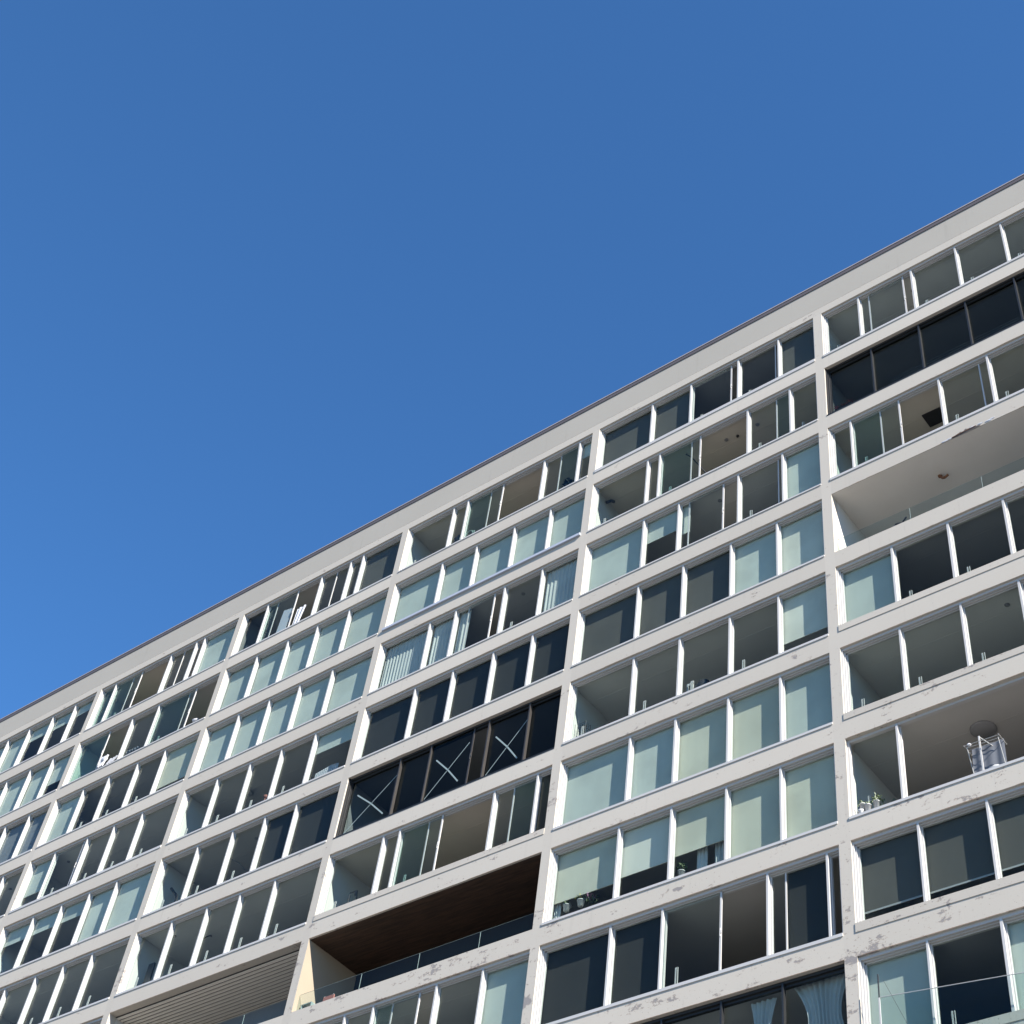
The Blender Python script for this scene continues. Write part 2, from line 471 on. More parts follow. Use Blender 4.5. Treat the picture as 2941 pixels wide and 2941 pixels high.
# (bay, storey): frame colour, sill height, uprights from the left pillar, what each gap shows
# O room behind glass, N slid open, L/W/Y pale blind, D charcoal screen, K dark screen, S slate blind (number = % drawn down),
# G two panes overlapping, C curtain, V vertical folds, X taped dark glass, T smoked glass
SPEC = {
 (5,0): ('w', .09, 'M1.40 t1.71 s2.89 M3.20 M4.66 M6.13', 'O O O N O O O'),
 (5,1): ('k', .04, 'M1.66 M3.20 M4.67 M6.16', 'T T T T T'),
 (5,2): ('w', .09, 'M0.84 t1.72 s2.32 M3.57 t4.72 M5.01 M6.45', 'O G O N O O O O'),
 (5,4): ('w', .20, 'M1.72 M3.27 M4.75 M6.30', 'L O O O O'),
 (5,5): ('w', .19, 'M1.73 M3.32 M4.78 M6.30', 'O O O O O'),
 (5,6): ('w', .07, 'M1.43', 'O N'),
 (5,7): ('w', .22, 'M1.72 M3.30 M4.80 M6.35', 'D74 D74 D74 D74 D74'),
 (5,8): ('w', .20, 'M1.68 M3.26 M4.80 M6.35', 'L O L L O'),
 (4,0): ('w', .13, 'M2.28 M3.81 s5.33 M5.62 t6.94 M7.11', 'D D O N O O D'),
 (4,1): ('w', .06, 'M2.26 M2.73 t3.88 s4.23 M5.98 t6.95 M7.47', 'O O G O N O G O'),
 (4,2): ('w', .05, 'M2.29 M3.57 t3.89 s5.12 M5.67 t6.97 M7.17', 'L L42 L55 O N O O L'),
 (4,3): ('w', .06, 'M2.27 M3.84 M5.45 M6.95', 'D D D L W'),
 (4,4): ('w', .07, 'M2.31 M3.84 M5.45 M6.96', 'O O O O W72'),
 (4,5): ('w', .07, 'M2.39 M3.83 M5.44 M6.97', 'L L Y Y L'),
 (4,6): ('w', .07, 'M2.26 M3.84 M5.43 M6.94', 'Y66 W62 Y60 Y Y'),
 (4,7): ('w', .08, 'M2.24 M3.73 s5.30 M6.56 t6.97 M8.08', 'K K O N O K N'),
 (4,8): ('k', .05, 'M2.27 M3.84 M5.38 M6.90', 'O O O O O'),
 (3,0): ('w', .06, 'M2.28 M2.94 t3.94 s4.52 M6.36 t7.04 M7.89', 'O O G O N O G L32'),
 (3,1): ('f', .10, 'M2.29 M3.82 M5.46 M6.98', 'L L L L L'),
 (3,2): ('w', .06, 'M2.30 M3.42 t3.92 s5.03 M5.47 M7.00', 'V V V O N O V'),
 (3,3): ('w', .06, 'M2.26 M3.83 M5.45 M6.98', 'K K K K K'),
 (3,4): ('k', .04, 'M2.29 M3.52 s5.16 M5.76 M7.27', 'X T X N X T'),
 (3,5): ('w', .19, 'M2.27 M2.91 t3.95 s4.49 M6.41 t7.05 M7.93', 'O O G O N O G T'),
 (3,7): ('w', .08, 'M2.25 M3.27 t3.88 s4.83 M5.43 M6.95', 'O O G O N O L'),
 (2,0): ('w', .07, 'M1.43 t1.91 s3.02 M4.29 t5.02 M5.79 M6.42', 'T G O N O O O D'),
 (2,1): ('w', .06, 'M1.77 M3.38 M4.88 M6.45', 'L L L L L'),
 (2,2): ('w', .06, 'M1.80 M3.35 M4.84 M6.41', 'L L L L L'),
 (2,3): ('w', .06, 'M1.76 M3.36 M4.86 M6.43', 'O O O O L35'),
 (2,4): ('w', .07, 'M1.87 M3.53 M5.01 M6.42', 'O O O K K'),
 (2,5): ('w', .07, 'M1.78 M3.39 M4.87 M6.38', 'O O O O O'),
 (1,0): ('w', .06, 'M1.02 t2.02 s2.60 M4.37 t5.08 M5.85 M6.33', 'G G O N O O N L'),
 (1,1): ('w', .06, 's1.93 M3.29 M4.84 t6.50 s6.91', 'G N O G O N'),
 (1,2): ('w', .06, 'M1.74 M3.22 M4.84 M6.37', 'L O O O Y76'),
 (1,3): ('w', .10, 'M1.54 s3.14 M3.37 M4.83 M6.35', 'L64 O N O O O'),
 (1,4): ('w', .07, 'M1.80 M3.37 M4.86 M6.29', 'L30 L30 L30 L88 L94'),
 (1,5): ('w', .07, 'M1.82 M3.45 M4.90 M6.37', 'O O O O O'),
 (0,0): ('w', .06, 'M2.49 M3.94 M5.50 M6.98', 'L L L30 L30 L24'),
 (0,1): ('w', .06, 'M2.40 M4.00 M5.53 M6.99', 'L L L L L58'),
 (0,2): ('w', .08, 'M2.40 M3.95 M5.52 M7.02', 'S S S S S'),
 (0,3): ('w', .06, 'M2.40 M3.95 M5.45 M7.01', 'O O O O O'),
}
BALC = {(5, 3), (3, 6), (2, 6)}
FR = {'w': 'white', 'k': 'black', 'f': 'white'}

def fold_cloth(mb, x0, x1, y, z0, z1, folds, amp, th=0.006, pinch=None, ph=0.0, nz=1):
    """hanging cloth with folds; pinch(t) scales the half-width at height t (0 bottom, 1 top)"""
    nx = max(12, folds * 8)
    xc = (x0 + x1) / 2
    rows = []
    for k in range(nz + 1):
        t = k / nz
        z = z0 + (z1 - z0) * t
        s = pinch(t)[0] if pinch else 1.0
        dx = pinch(t)[1] if pinch else 0.0
        rows.append([(xc + dx + (x0 + (x1 - x0) * i / nx - xc) * s,
                      y + amp * math.sin(2 * math.pi * folds * i / nx + ph + 0.5 * math.sin(3.1 * i / nx)) * (0.75 + 0.25 * math.sin(9.7 * i / nx + ph)), z) for i in range(nx + 1)])
    n = len(mb.v)
    for rr in rows:
        mb.v += rr
    for rr in rows:
        mb.v += [(a, b + th, c) for a, b, c in rr]
    N = (nz + 1) * (nx + 1)
    for k in range(nz):
        for i in range(nx):
            a = n + k * (nx + 1) + i
            q = (a, a + 1, a + nx + 2, a + nx + 1)
            mb.f.append(q); mb.mi.append(0)
            mb.f.append(tuple(x + N for x in q)[::-1]); mb.mi.append(0)
    return mb

BL = {'L': 'blind_cool', 'W': 'blind_white', 'Y': 'blind_warm', 'D': 'blind_grey', 'K': 'blind_dark', 'S': 'blind_slate'}
rng = random.Random(11)
def window(b, r):
    spec = SPEC.get((b, r))
    if spec is None:
        spec = ('w', .07, DEF_A if b in (1, 2, 5) else DEF_B, 'O O O O O')
    fc, hs, mem, codes = spec
    fm = M[FR[fc]]
    c0 = PC[b]
    L, R, T, Z = PC[b] + PW, PC[b + 1] - PW, zt(r), zb(r)
    dark = fc == 'k'
    simple = (b, r) == (5, 6)
    f = MB()
    # head: three tracks stepping back and down
    if simple:
        f.box(L, R, .10, .20, T - .07, T)
    elif dark:
        f.box(L, R, .10, .16, T - .07, T).box(L, R, .16, .24, T - .13, T)
    else:
        f.box(L, R, .062, .105, T - .072, T)
        f.box(L, R, .105, .118, T - .06, T, 1)
        f.box(L, R, .118, .160, T - .098, T)
        f.box(L, R, .160, .172, T - .085, T, 1)
        f.box(L, R, .172, .235, T - .125, T)
    # jambs
    for s, e in ((1, L), (-1, R)):
        def jx(a, d): return (e + a, e + d) if s > 0 else (e - d, e - a)
        if simple:
            f.box(*jx(0, .05), .09, .19, Z + .01, T - .01)
        else:
            f.box(*jx(0, .038), .05, .105, Z + .01, T - .004)
            f.box(*jx(0, .034), .105, .112, Z + .01, T - .006, 1)
            f.box(*jx(0, .072), .112, .165, Z + .012, T - .008)
            f.box(*jx(0, .066), .165, .172, Z + .012, T - .010, 1)
            f.box(*jx(0, .105), .172, .240, Z + .014, T - .012)
    # sill with a small drip edge
    if fc == 'f':
        f.box(L - .05, R + .02, -.07, .05, Z, Z + .10, 2).box(L, R, .05, .24, Z, Z + .12)
    elif dark:
        f.box(L, R, -.012, .24, Z, Z + hs)
    elif hs > .15:
        f.box(L, R, -.016, .10, Z, Z + hs, 3).box(L, R, .10, .24, Z, Z + hs + .02)
    else:
        f.box(L, R, -.022, .11, Z, Z + hs).box(L, R, .11, .24, Z, Z + hs + .018)
    W = f.build("window", [fm, M['black'] if dark else M['rubber'], M['flash'], M['pillar']], B)
    zlo, zhi = Z + hs, T - .05
    gm = M['glass']
    if dark and (b, r) != (4, 8):
        gm = M['glass_dark']
    items = [('E', L - c0 + .105)]
    for w_ in mem.split():
        items.append((w_[0], float(w_[1:])))
    items.append(('E', R - c0 - .105))
    codes = codes.split()
    for kd, xx in items[1:-1]:
        x = c0 + xx
        if kd == 'M':
            mm = MB()
            if dark:
                mm.box(x - .022, x + .022, .07, .17, zlo, zhi)
                nm = M['bronze'] if b == 3 else M['black']
            else:
                j = rng.uniform(-.006, .006)
                mm.box(x - .030, x + .024 + j, .058, .150, zlo, zhi)
                mm.box(x - .024, x + .020, .150, .158, zlo, zhi, 1)
                mm.box(x - .030, x + .052 + j, .158, .225, zlo, zhi)
                nm = M['white']
            mm.build("mullion", [nm, M['rubber']], W)
        elif kd == 's':
            nm = M['bronze'] if dark else M['white']
            MB().box(x - .024, x + .024, .118, .150, zlo + .006, T - .085).build("sash_stile", nm, W)
            zm = Z + 1.12 + rng.uniform(-.08, .08)
            MB().box(x - .012, x + .012, .095, .118, zm - .11, zm + .11).box(x + .0, x + .042, .10, .116, zm - .03, zm + .05).build("handle", M['dark'] if dark else nm, W)
        elif kd == 't':
            MB().box(x - .020, x + .016, .168, .192, zlo + .006, T - .10).build("sash_edge", M['white'], W)
    for i, cd in enumerate(codes):
        k0, xa = items[i]
        k1, xb_ = items[i + 1]
        a, e = c0 + xa + (.026 if k0 != 'E' else 0), c0 + xb_ - (.026 if k1 != 'E' else 0)
        if e - a < .05:
            continue
        code, frac = cd[0], (float(cd[1:]) / 100 if len(cd) > 1 else 1.0)
        if code != 'N':
            yg = .130 if k1 == 's' or k0 == 's' else .188
            if code == 'G':
                MB().box(a, e, .130, .138, zlo + .004, zhi).build("glass_pane", gm, W)
                MB().box(a, e, .196, .204, zlo + .004, zhi).build("glass_pane", M['glass_green'], W)
            else:
                gg = M['glass_dark'] if code in 'TX' else gm
                MB().box(a, e, yg, yg + .008, zlo + .004, zhi).build("glass_pane", gg, W)
        if code in BL:
            zl = T - .03 - (HO - .02) * frac if frac < 1 else Z + .005
            yb = .262 + rng.uniform(-.012, .012)
            bb = MB()
            bb.box(a - .012, e + .006, yb, yb + .004, zl, T - .012)
            bb.box(a - .012, e + .006, yb - .010, yb + .014, zl - .022, zl)
            o = bb.build("roller_blind", M[BL[code]], W)
            if code == 'D' and frac < 1:
                MB().box(a - .01, e + .004, yb - .022, yb - .011, zl - .030, zl + .012).build("blind_bar", M['steel'], W)
        if code in 'CV':
            n = max(2, int((e - a) * (7 if code == 'V' else 5)))
            fold_cloth(MB(), a, e, .30, Z + .005, T - .015, n, .015, ph=i * 1.3).build("curtain", M['curtain'], W, smooth=True)
        if code == 'X':
            zc = (Z + T) / 2 - .12
            hw, hh = (e - a) * .46, HO * .33
            xc = (a + e) / 2 - .03
            tp = MB()
            yt = .184 if k1 != 's' else .126
            def strip(p, q, wd, y0):
                d = Vector((q[0] - p[0], 0, q[1] - p[1])).normalized()
                n_ = Vector((-d.z, 0, d.x)) * wd / 2
                P0, P1 = Vector((p[0], y0, p[1])), Vector((q[0], y0, q[1]))
                s0 = [P0 - n_, P1 - n_, P1 + n_, P0 + n_]
                s1 = [v_ + Vector((0, .0015, 0)) for v_ in s0]
                tp.face(s0).face(s1[::-1])
                for u_ in range(4):
                    v_ = (u_ + 1) % 4
                    tp.face([s0[v_], s0[u_], s1[u_], s1[v_]])
            strip((xc - hw, zc - hh * 1.05), (xc + hw, zc + hh * .95), .026, yt)
            strip((xc - hw * .72, zc + hh * .74), (xc + hw * .05, zc - hh * .04), .046, yt - .003)
            strip((xc + hw * .04, zc - hh * .03), (xc + hw * .70, zc - hh * .82), .046, yt - .003)
            tp.build("tape_cross", M['tape'], W)
        if code in 'OGT' and e - a > .8 and b < 6 and not dark and k0 != 't':
            xp = a + .20
            pr_ = MB().box(xp, xp + .035, .34, .36, Z - .2, Z + .78).box(xp + .065, xp + .078, .34, .36, Z - .2, Z + .78)
            pr_.build("railing_post", M['offwhite'], W)
    if (b, r) == (5, 1):
        rl = MB().tube((L + 1.9, .42, Z + .74), (R - .2, .42, Z + .74), .012).tube((L + 1.9, .42, Z + .86), (R - .2, .42, Z + .86), .009)
        rl.build("inner_rail", M['steel'], W)
    return W

ROWS = {0: 4, 1: 6, 2: 5, 3: 7, 4: 8, 5: 8}
for b in range(6):
    for r in range(0, 9):
        if (b, r) not in BALC:
            window(b, r)

# ------------------------------------------------------------------ open balconies
def balustrade(b, r, xs, y=.14, h=.60):
    L, R, Z = PC[b] + PW, PC[b + 1] - PW, zb(r)
    xs = [L + .02] + xs + [R - .02]
    first = None
    for a, e in zip(xs[:-1], xs[1:]):
        o = MB().box(a + .006, e - .006, y, y + .012, Z - .02, Z + h).build("balustrade_glass", M['glass_clear'], B)
        MB().box(e - .0045, e + .0045, y + .001, y + .011, Z, Z + h).build("glass_joint", M['glass_edge'], o)
        MB().box(a + .006, e - .006, y + .001, y + .011, Z + h, Z + h + .003).build("glass_rim", M['glass_edge'], o)
def wall_lining(b, r, mat):
    x = PC[b] + .1155
    MB().box(x, PC[b] + PW - .002, .301, 2.2, zb(r) - .3, zt(r) - .002).build("balcony_wall", mat, B)
balustrade(5, 3, [19.46, 21.46, 23.5])
wall_lining(5, 3, M['partition'])
MB().box(PC[5] + PW + .002, PC[6] - PW - .002, .02, .252, zt(3) - .004, zt(3) - .001).build("ceiling_edge", M['ceil'], B)
balustrade(3, 6, [2.48, 4.54, 6.60])
wall_lining(3, 6, M['ochre'])
MB().box(PC[3] + PW, PC[3] + PW + .004, .003, 2.2, zb(6) + .002, zt(6) - .003).build("balcony_wall", M['ochre'], B)
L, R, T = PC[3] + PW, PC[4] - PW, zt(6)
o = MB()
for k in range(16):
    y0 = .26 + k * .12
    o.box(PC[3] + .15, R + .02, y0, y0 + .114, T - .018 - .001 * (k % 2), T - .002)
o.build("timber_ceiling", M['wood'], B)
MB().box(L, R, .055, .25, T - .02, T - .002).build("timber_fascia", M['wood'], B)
balustrade(2, 6, [-6.3, -3.87, -2.0])
L, R, T = PC[2] + PW, PC[3] - PW, zt(6)
wall_lining(2, 6, M['partition'])
sl = MB()
sl.box(PC[2] + .15, R + .02, .256, 2.6, T - .02, T - .003, 1)
for k in range(16):
    y0 = .30 + k * .14
    sl.box(PC[2] + .16, R + .01, y0, y0 + .092, T - .045, T - .021)
sl.build("slatted_ceiling", [M['slat'], M['groove']], B)
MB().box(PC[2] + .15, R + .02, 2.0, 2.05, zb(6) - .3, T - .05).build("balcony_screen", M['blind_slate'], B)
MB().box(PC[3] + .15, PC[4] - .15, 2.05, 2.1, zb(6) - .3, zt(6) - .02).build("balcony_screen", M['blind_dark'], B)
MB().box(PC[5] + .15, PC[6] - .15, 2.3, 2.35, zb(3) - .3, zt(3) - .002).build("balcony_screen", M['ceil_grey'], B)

# spalled concrete with a bare bar on the beam above the open white balcony
sp = MB()
rn = random.Random(3)
zs = zt(3)
for k in range(15):
    t = k / 14
    x = 20.95 + .72 * t
    wz = .025 + .05 * math.sin(math.pi * t) * (.6 + .6 * rn.random())
    sp.blob((x, -.001, zs + wz * .75 + .01), .055, k, 0, (1.0, .16, wz / .055))
o = sp.build("spalled_patch", M['rawconc'], B)
MB().path([(20.92, -.014, zs + .035), (21.15, -.018, zs + .05), (21.36, -.016, zs + .058), (21.6, -.016, zs + .075)], .009).build("bare_rebar", M['rusty'], o)
fl = MB()
for x, z_, s_ in ((20.72, .025, .06), (20.84, .045, .045), (21.95, .055, .06), (22.05, .085, .05), (21.72, .09, .05), (21.5, .10, .05)):
    fl.blob((x, -.006, zs + z_), s_, int(x * 100), 0, (1.6, .2, .45))
fl.build("loose_flake", M['paper'], o)

# ------------------------------------------------------------------ things on the balconies
def pot(mb, x, y, z, h=.2, r=.075):
    return mb.lathe((x, y, z), [(.0, 0), (r * .72, 0), (r, h), (r * 1.1, h), (r * 1.1, h - .03), (r * .9, h - .01), (0, h - .02)], 14)
def leaves(mb, c, n, rad, seed, hgt=1.0, mi=0, size=.05):
    rn = random.Random(seed)
    for _ in range(n):
        d = Vector((rn.gauss(0, 1), rn.gauss(0, 1), abs(rn.gauss(0, 1)) * hgt)).normalized() * rad * rn.uniform(.3, 1)
        p = Vector(c) + d
        u = Vector((rn.uniform(-1, 1), rn.uniform(-1, 1), rn.uniform(-.6, 1))).normalized()
        v = u.orthogonal().normalized()
        l, wd = size * rn.uniform(.7, 1.4), size * .32
        mb.face([p - u * l, p + v * wd, p + u * l, p - v * wd], mi)
    return mb
def potted(name, x, y, z, label, group=None, h=.2, r=.075, n=40, rad=.14, leafm='leaf', seed=1, size=.05, flower=None):
    e = empty(name, (x, y, z), label, "plant", group)
    pot(MB(), x, y, z, h, r).build("pot", M['pot'], e, (x, y, z), True)
    lm = MB()
    leaves(lm, (x, y, z + h), n, rad, seed, 1.0, 0, size)
    lm.build("foliage", M[leafm], e, (x, y, z))
    if flower:
        fm = MB()
        leaves(fm, (x, y, z + h + rad * .4), n // 2, rad * .9, seed + 5, 1.0, 0, size * .7)
        fm.build("blossom", M[flower], e, (x, y, z))
    return e

z6 = zb(6)
G1 = "white flower pots on the open balcony ledge"
potted("potted_plant", 17.57, .20, z6 + .22, "white pot with sparse leaves standing against the left jamb, leftmost of the ledge pots", G1, seed=2, h=.24, n=26, rad=.13)
potted("potted_plant", 17.72, .14, z6 + .10, "white pot lower and nearer than its neighbours, middle of the ledge pots", G1, seed=3, h=.24, n=14, rad=.10)
potted("potted_plant", 17.90, .21, z6 + .16, "white pot with the bushiest green leaves, right of the other ledge pots", G1, seed=4, h=.26, n=60, rad=.2)
e = empty("trailing_plant", (18.10, .24, z6 + .07), "dark green bushy plant without visible pot, right of the white ledge pots", "plant")
lm = MB(); leaves(lm, (18.10, .24, z6 + .10), 70, .17, 9, 1.2, 0, .05); lm.build("foliage", M['leaf'], e, (18.10, .24, z6 + .07))
jb = MB().lathe((18.31, .24, z6 + .08), [(0, 0), (.07, .01), (.085, .10), (.075, .2), (.04, .25), (.03, .28), (0, .28)], 14).build("glass_jar", M['glass_green'], None, (18.31, .24, z6 + .08), True)
tag(jb, "small pale glass jar beside the plants on the open balcony ledge", "jar")
vs = MB().lathe((17.56, .12, z6 + .07), [(0, 0), (.075, 0), (.08, .02), (.03, .05), (.03, .08), (.075, .14), (.08, .17), (.06, .15), (0, .1)], 14).build("bowl", M['pot'], None, (17.56, .12, z6 + .07), True)
tag(vs, "small white footed bowl at the foot of the ledge pots", "bowl")

# drying rack with a towel
e = empty("drying_rack", (20.5, .2, z6 + .07), "white wire drying rack standing in the wide open balcony", "drying rack")
rk = MB()
for k in range(5):
    y = .02 + k * .09
    rk.tube((20.16, y, z6 + .92), (20.96, y, z6 + .90), .008, n=6)
for x in (20.16, 20.96):
    rk.tube((x, 0, z6 + .91), (x, .40, z6 + .91), .010, n=6)
rk.build("wire_top", M['steel'], e, (20.5, .2, z6 + .07))
MB().box(20.465, 20.50, .09, .115, z6 + .05, z6 + 1.12).build("upright", M['white'], e, (20.5, .2, z6 + .07))
MB().tube((20.49, .11, z6 + 1.10), (20.72, .30, z6 + .86), .012).build("brace", M['steel'], e, (20.5, .2, z6 + .07))
for x in (20.2, 20.92):
    MB().tube((x, .34, z6 + .05), (x, .06, z6 + .90), .010).build("leg", M['steel'], e, (20.5, .2, z6 + .07))
tw = fold_cloth(MB(), 20.17, 20.95, .27, z6 + .1, z6 + .98, 3, .012, .012, nz=6, pinch=lambda t: (1 - .05 * t, .03 * t)).build("towel", M['towel'], None, (20.56, .27, z6 + .1), True)
tag(tw, "grey towel hanging over the white drying rack in the open balcony", "towel")
pg = MB().blob((20.26, .05, z6 + .93), .05, 4, 0, (1, .6, .8)).build("cloth_bundle", M['paper'], None, (20.26, .05, z6 + .9), True)
tag(pg, "small white cloth clipped to the left end of the drying rack", "cloth")
sh = MB().blob((20.76, .06, z6 + .12), .10, 8, 0, (1.3, .6, .45)).build("slipper", M['pot'], None, (20.76, .06, z6 + .07), True)
tag(sh, "white slipper lying on the ledge under the grey towel", "slipper")
lp = MB().lathe((20.15, 1.25, zt(6) - .06), [(0, 0), (.27, 0), (.30, .03), (.30, .058), (0, .058)], 28).build("ceiling_lamp", M['ceil_dark'], None, (20.15, 1.25, zt(6) - .06), True)
tag(lp, "round grey ceiling lamp above the drying rack", "lamp")

# fittings of the white open balcony
hk = MB().path([(20.1, .95, zt(3) - .03), (20.12, .95, zt(3) - .13), (20.2, .92, zt(3) - .2), (20.31, .92, zt(3) - .14)], .035, 10)
hk.blob((20.06, .95, zt(3) - .02), .05, 2)
o = hk.build("ceiling_spotlight", M['rusty'], None, (20.1, .95, zt(3) - .001), True)
tag(o, "rust brown angled spotlight fixed to the ceiling of the white open balcony", "lamp")
o = MB().path([(18.70, .7, z6 + 3 * H + .32), (18.72, .7, z6 + 3 * H + .80), (18.78, .7, z6 + 3 * H + .9), (18.98, .7, z6 + 3 * H + .86), (19.1, .7, z6 + 3 * H + 1.0)], .022, 8)
o.tube((18.98, .7, z6 + 3 * H + .86), (19.06, .7, z6 + 3 * H + .74), .022)
o.tube((18.7, .7, zb(3) - .3), (18.7, .7, zb(3) + .35), .02)
o = o.build("reading_lamp", M['dark'], None, (18.7, .7, zb(3) - .3), True)
tag(o, "thin dark bent lamp stand behind the glass of the white open balcony", "lamp")

# sloping sheet of glass outside the lowest window at the right
zg = zb(8)
e = empty("glass_windbreak", (17.83, -.15, zg), "clear glass windbreak with slim post in front of the lowest window at the right", "windbreak")
gp = MB()
gp.v += [(17.85, -.155, zg - .5), (24.6, -.155, zg - .5), (24.6, -.155, zg + .42), (17.85, -.155, zg + 1.15),
         (17.85, -.145, zg - .5), (24.6, -.145, zg - .5), (24.6, -.145, zg + .42), (17.85, -.145, zg + 1.15)]
for q_ in ((0, 1, 2, 3), (7, 6, 5, 4), (0, 4, 5, 1), (1, 5, 6, 2), (2, 6, 7, 3), (3, 7, 4, 0)):
    gp.f.append(q_); gp.mi.append(0)
gp.build("glass_sheet", M['glass_clear'], e, (17.83, -.15, zg))
MB().tube((17.85, -.15, zg + 1.158), (24.6, -.15, zg + .428), .009, n=6).build("top_edge", M['offwhite'], e, (17.83, -.15, zg))
MB().box(17.815, 17.845, -.165, -.135, zg - .5, zg + 1.15).build("post", M['offwhite'], e, (17.83, -.15, zg))
MB().box(17.82, 17.842, -.163, -.137, zg + 1.16, zg + 1.68).build("post_tip", M['dark'], e, (17.83, -.15, zg))
MB().tube((17.95, -.15, zg + 1.5), (18.42, -.15, zg + .35), .005, n=6).build("stay_wire", M['dark'], e, (17.83, -.15, zg))

# things behind glass
z1 = zb(1)
e = empty("flower_box", (17.65, .36, z1), "red and white flowers behind the black framed glass at the upper right", "plant")
MB().box(17.42, 17.95, .30, .44, z1 + .42, z1 + .56).build("trough", M['dark'], e, (17.65, .36, z1))
lm = MB()
for k in range(7):
    leaves(lm, (17.45 + k * .08, .36, z1 + .62), 12, .1, 30 + k, 1, k % 2, .035)
lm.build("blossom", [M['red'], M['leaf']], e, (17.65, .36, z1))

o = MB().box(19.75, 20.3, 1.0, 1.5, zt(2) - .03, zt(2) - .001).build("ceiling_hatch", M['dark'], None, (20.0, 1.2, zt(2) - .03))
tag(o, "square dark ceiling hatch in the tan ceiling above the open sash", "hatch")
o = MB().path([(12.0, .55, zt(1) - .02), (12.24, .52, zt(1) - .35), (12.82, .50, zt(1) - 1.5), (12.9, .5, zt(1) - 1.75)], .02).build("leaning_pole", M['dark'], None, (12.9, .5, zt(1) - 1.75))
tag(o, "thin dark pole leaning inside the second storey behind the half open sash", "pole")
o = MB().lathe((13.76, .8, zt(1) - .05), [(0, 0), (.04, 0), (.05, .03), (.05, .049)], 10).build("ceiling_sensor", M['dark'], None, (13.76, .8, zt(1) - .05))
tag(o, "tiny dark sensor on the tan ceiling beside the leaning pole", "sensor")
o = MB().path([(8.78, .7, zt(1) - .25), (8.95, .75, zt(1) - .20), (9.05, .8, zt(1) - .28)], .05, 9).build("wall_lamp", M['dark'], None, (8.78, .7, zt(1) - .3), True)
tag(o, "dark lamp high on the sunlit side wall of the second storey", "lamp")

z4 = zb(4)
e = empty("wire_shelf", (9.0, .5, z4), "thin dark wire shelf in the left corner of the glazed balcony", "shelf")
ws = MB()
for x in (8.86, 9.14):
    for y in (.42, .62):
        ws.tube((x, y, z4 + .0), (x, y, z4 + 1.18 - (x - 8.86) * .6), .010, n=6)
for zz in (.72, .86, 1.0):
    for y in (.42, .48, .55, .62):
        ws.tube((8.86, y, z4 + zz), (9.14, y, z4 + zz), .006, n=6)
ws.build("wire_frame", M['dark'], e, (9.0, .5, z4))
o = MB()
o.box(12.66, 12.72, .40, .44, z4, z4 + .84).box(12.52, 12.56, .40, .44, z4, z4 + .80).box(12.50, 12.72, .41, .43, z4 + .72, z4 + .80).box(12.50, 12.72, .44, .8, z4 + .44, z4 + .48)
o = o.build("pale_chair", M['offwhite'], None, (12.6, .5, z4)); tag(o, "pale chair back showing above the sill left of a dark chair", "chair")
o = MB().blob((12.98, .45, z4 + .56), .2, 6, 0, (1.1, .7, 1.0)).box(12.95, 13.0, .42, .47, z4 - .1, z4 + .4).build("dark_chair", M['dark'], None, (12.98, .45, z4), True)
tag(o, "dark rounded chair back showing above the sill beside a pale chair", "chair")

# hanging pots and curtains under the half drawn blinds
for k, (x, lab, fl_, sd) in enumerate(((9.19, "white hanging pot with green stems under the half drawn cream blind", None, 3), (9.63, "white hanging pot with yellow flowers under the half drawn cream blind", 'yellow', 5))):
    e = empty("hanging_pot", (x, .36, z6 + .5), lab, "plant", "hanging pots under the cream blind")
    pot(MB(), x, .36, z6 + .50, .17, .10).build("pot", M['pot'], e, (x, .36, z6 + .5), True)
    lm = leaves(MB(), (x, .36, z6 + .69), 30, .16, sd, 1.0, 0, .045); lm.build("foliage", M['leaf'], e, (x, .36, z6 + .5))
    if fl_:
        leaves(MB(), (x - .06, .33, z6 + .76), 16, .12, 8, 1, 0, .04).build("blossom", M[fl_], e, (x, .36, z6 + .5))
    MB().path([(x - .1, .36, z6 + .68), (x, .36, z6 + 1.0), (x + .1, .36, z6 + .68)], .006).build("wire", M['steel'], e, (x, .36, z6 + .5))
e = empty("flowering_plant", (9.93, .38, z6 + .45), "dull pink flowers right of the two hanging pots", "plant")
leaves(MB(), (9.93, .38, z6 + .66), 34, .17, 12, .4, 0, .035).build("blossom", M['pink'], e, (9.93, .38, z6 + .45))
leaves(MB(), (9.95, .40, z6 + .58), 30, .2, 13, .6, 0, .05).build("foliage", M['leaf'], e, (9.93, .38, z6 + .45))
def curtain(x0, x1, y, z0, z1, folds, label, group=None, amp=.03, pinch=None, nz=1, mat='curtain'):
    o = fold_cloth(MB(), x0, x1, y, z0, z1, folds, amp, pinch=pinch, nz=nz, ph=x0).build("curtain", M[mat], None, ((x0 + x1) / 2, y, z0), True)
    return tag(o, label, "curtain", group)
curtain(13.02, 13.32, .40, z6, z6 + 1.9, 3, "white net curtain left one of the pair below the third half drawn blind", "white net curtains under the blind")
curtain(13.52, 13.80, .40, z6, z6 + 1.9, 3, "white net curtain right one of the pair below the third half drawn blind", "white net curtains under the blind")
curtain(8.80, 9.00, .36, z6, z6 + 1.9, 3, "narrow white curtain at the left jamb beside the hanging pots")
e = empty("potted_plant", (12.58, .42, z6 + .35), "green plant in the dark gap left of the white net curtains", "plant")
leaves(MB(), (12.58, .42, z6 + .62), 50, .2, 17, 1.3, 0, .06).build("foliage", M['leaf'], e, (12.58, .42, z6 + .35))
pot(MB(), 12.58, .42, z6 + .35, .2, .09).build("pot", M['pot'], e, (12.58, .42, z6 + .35), True)

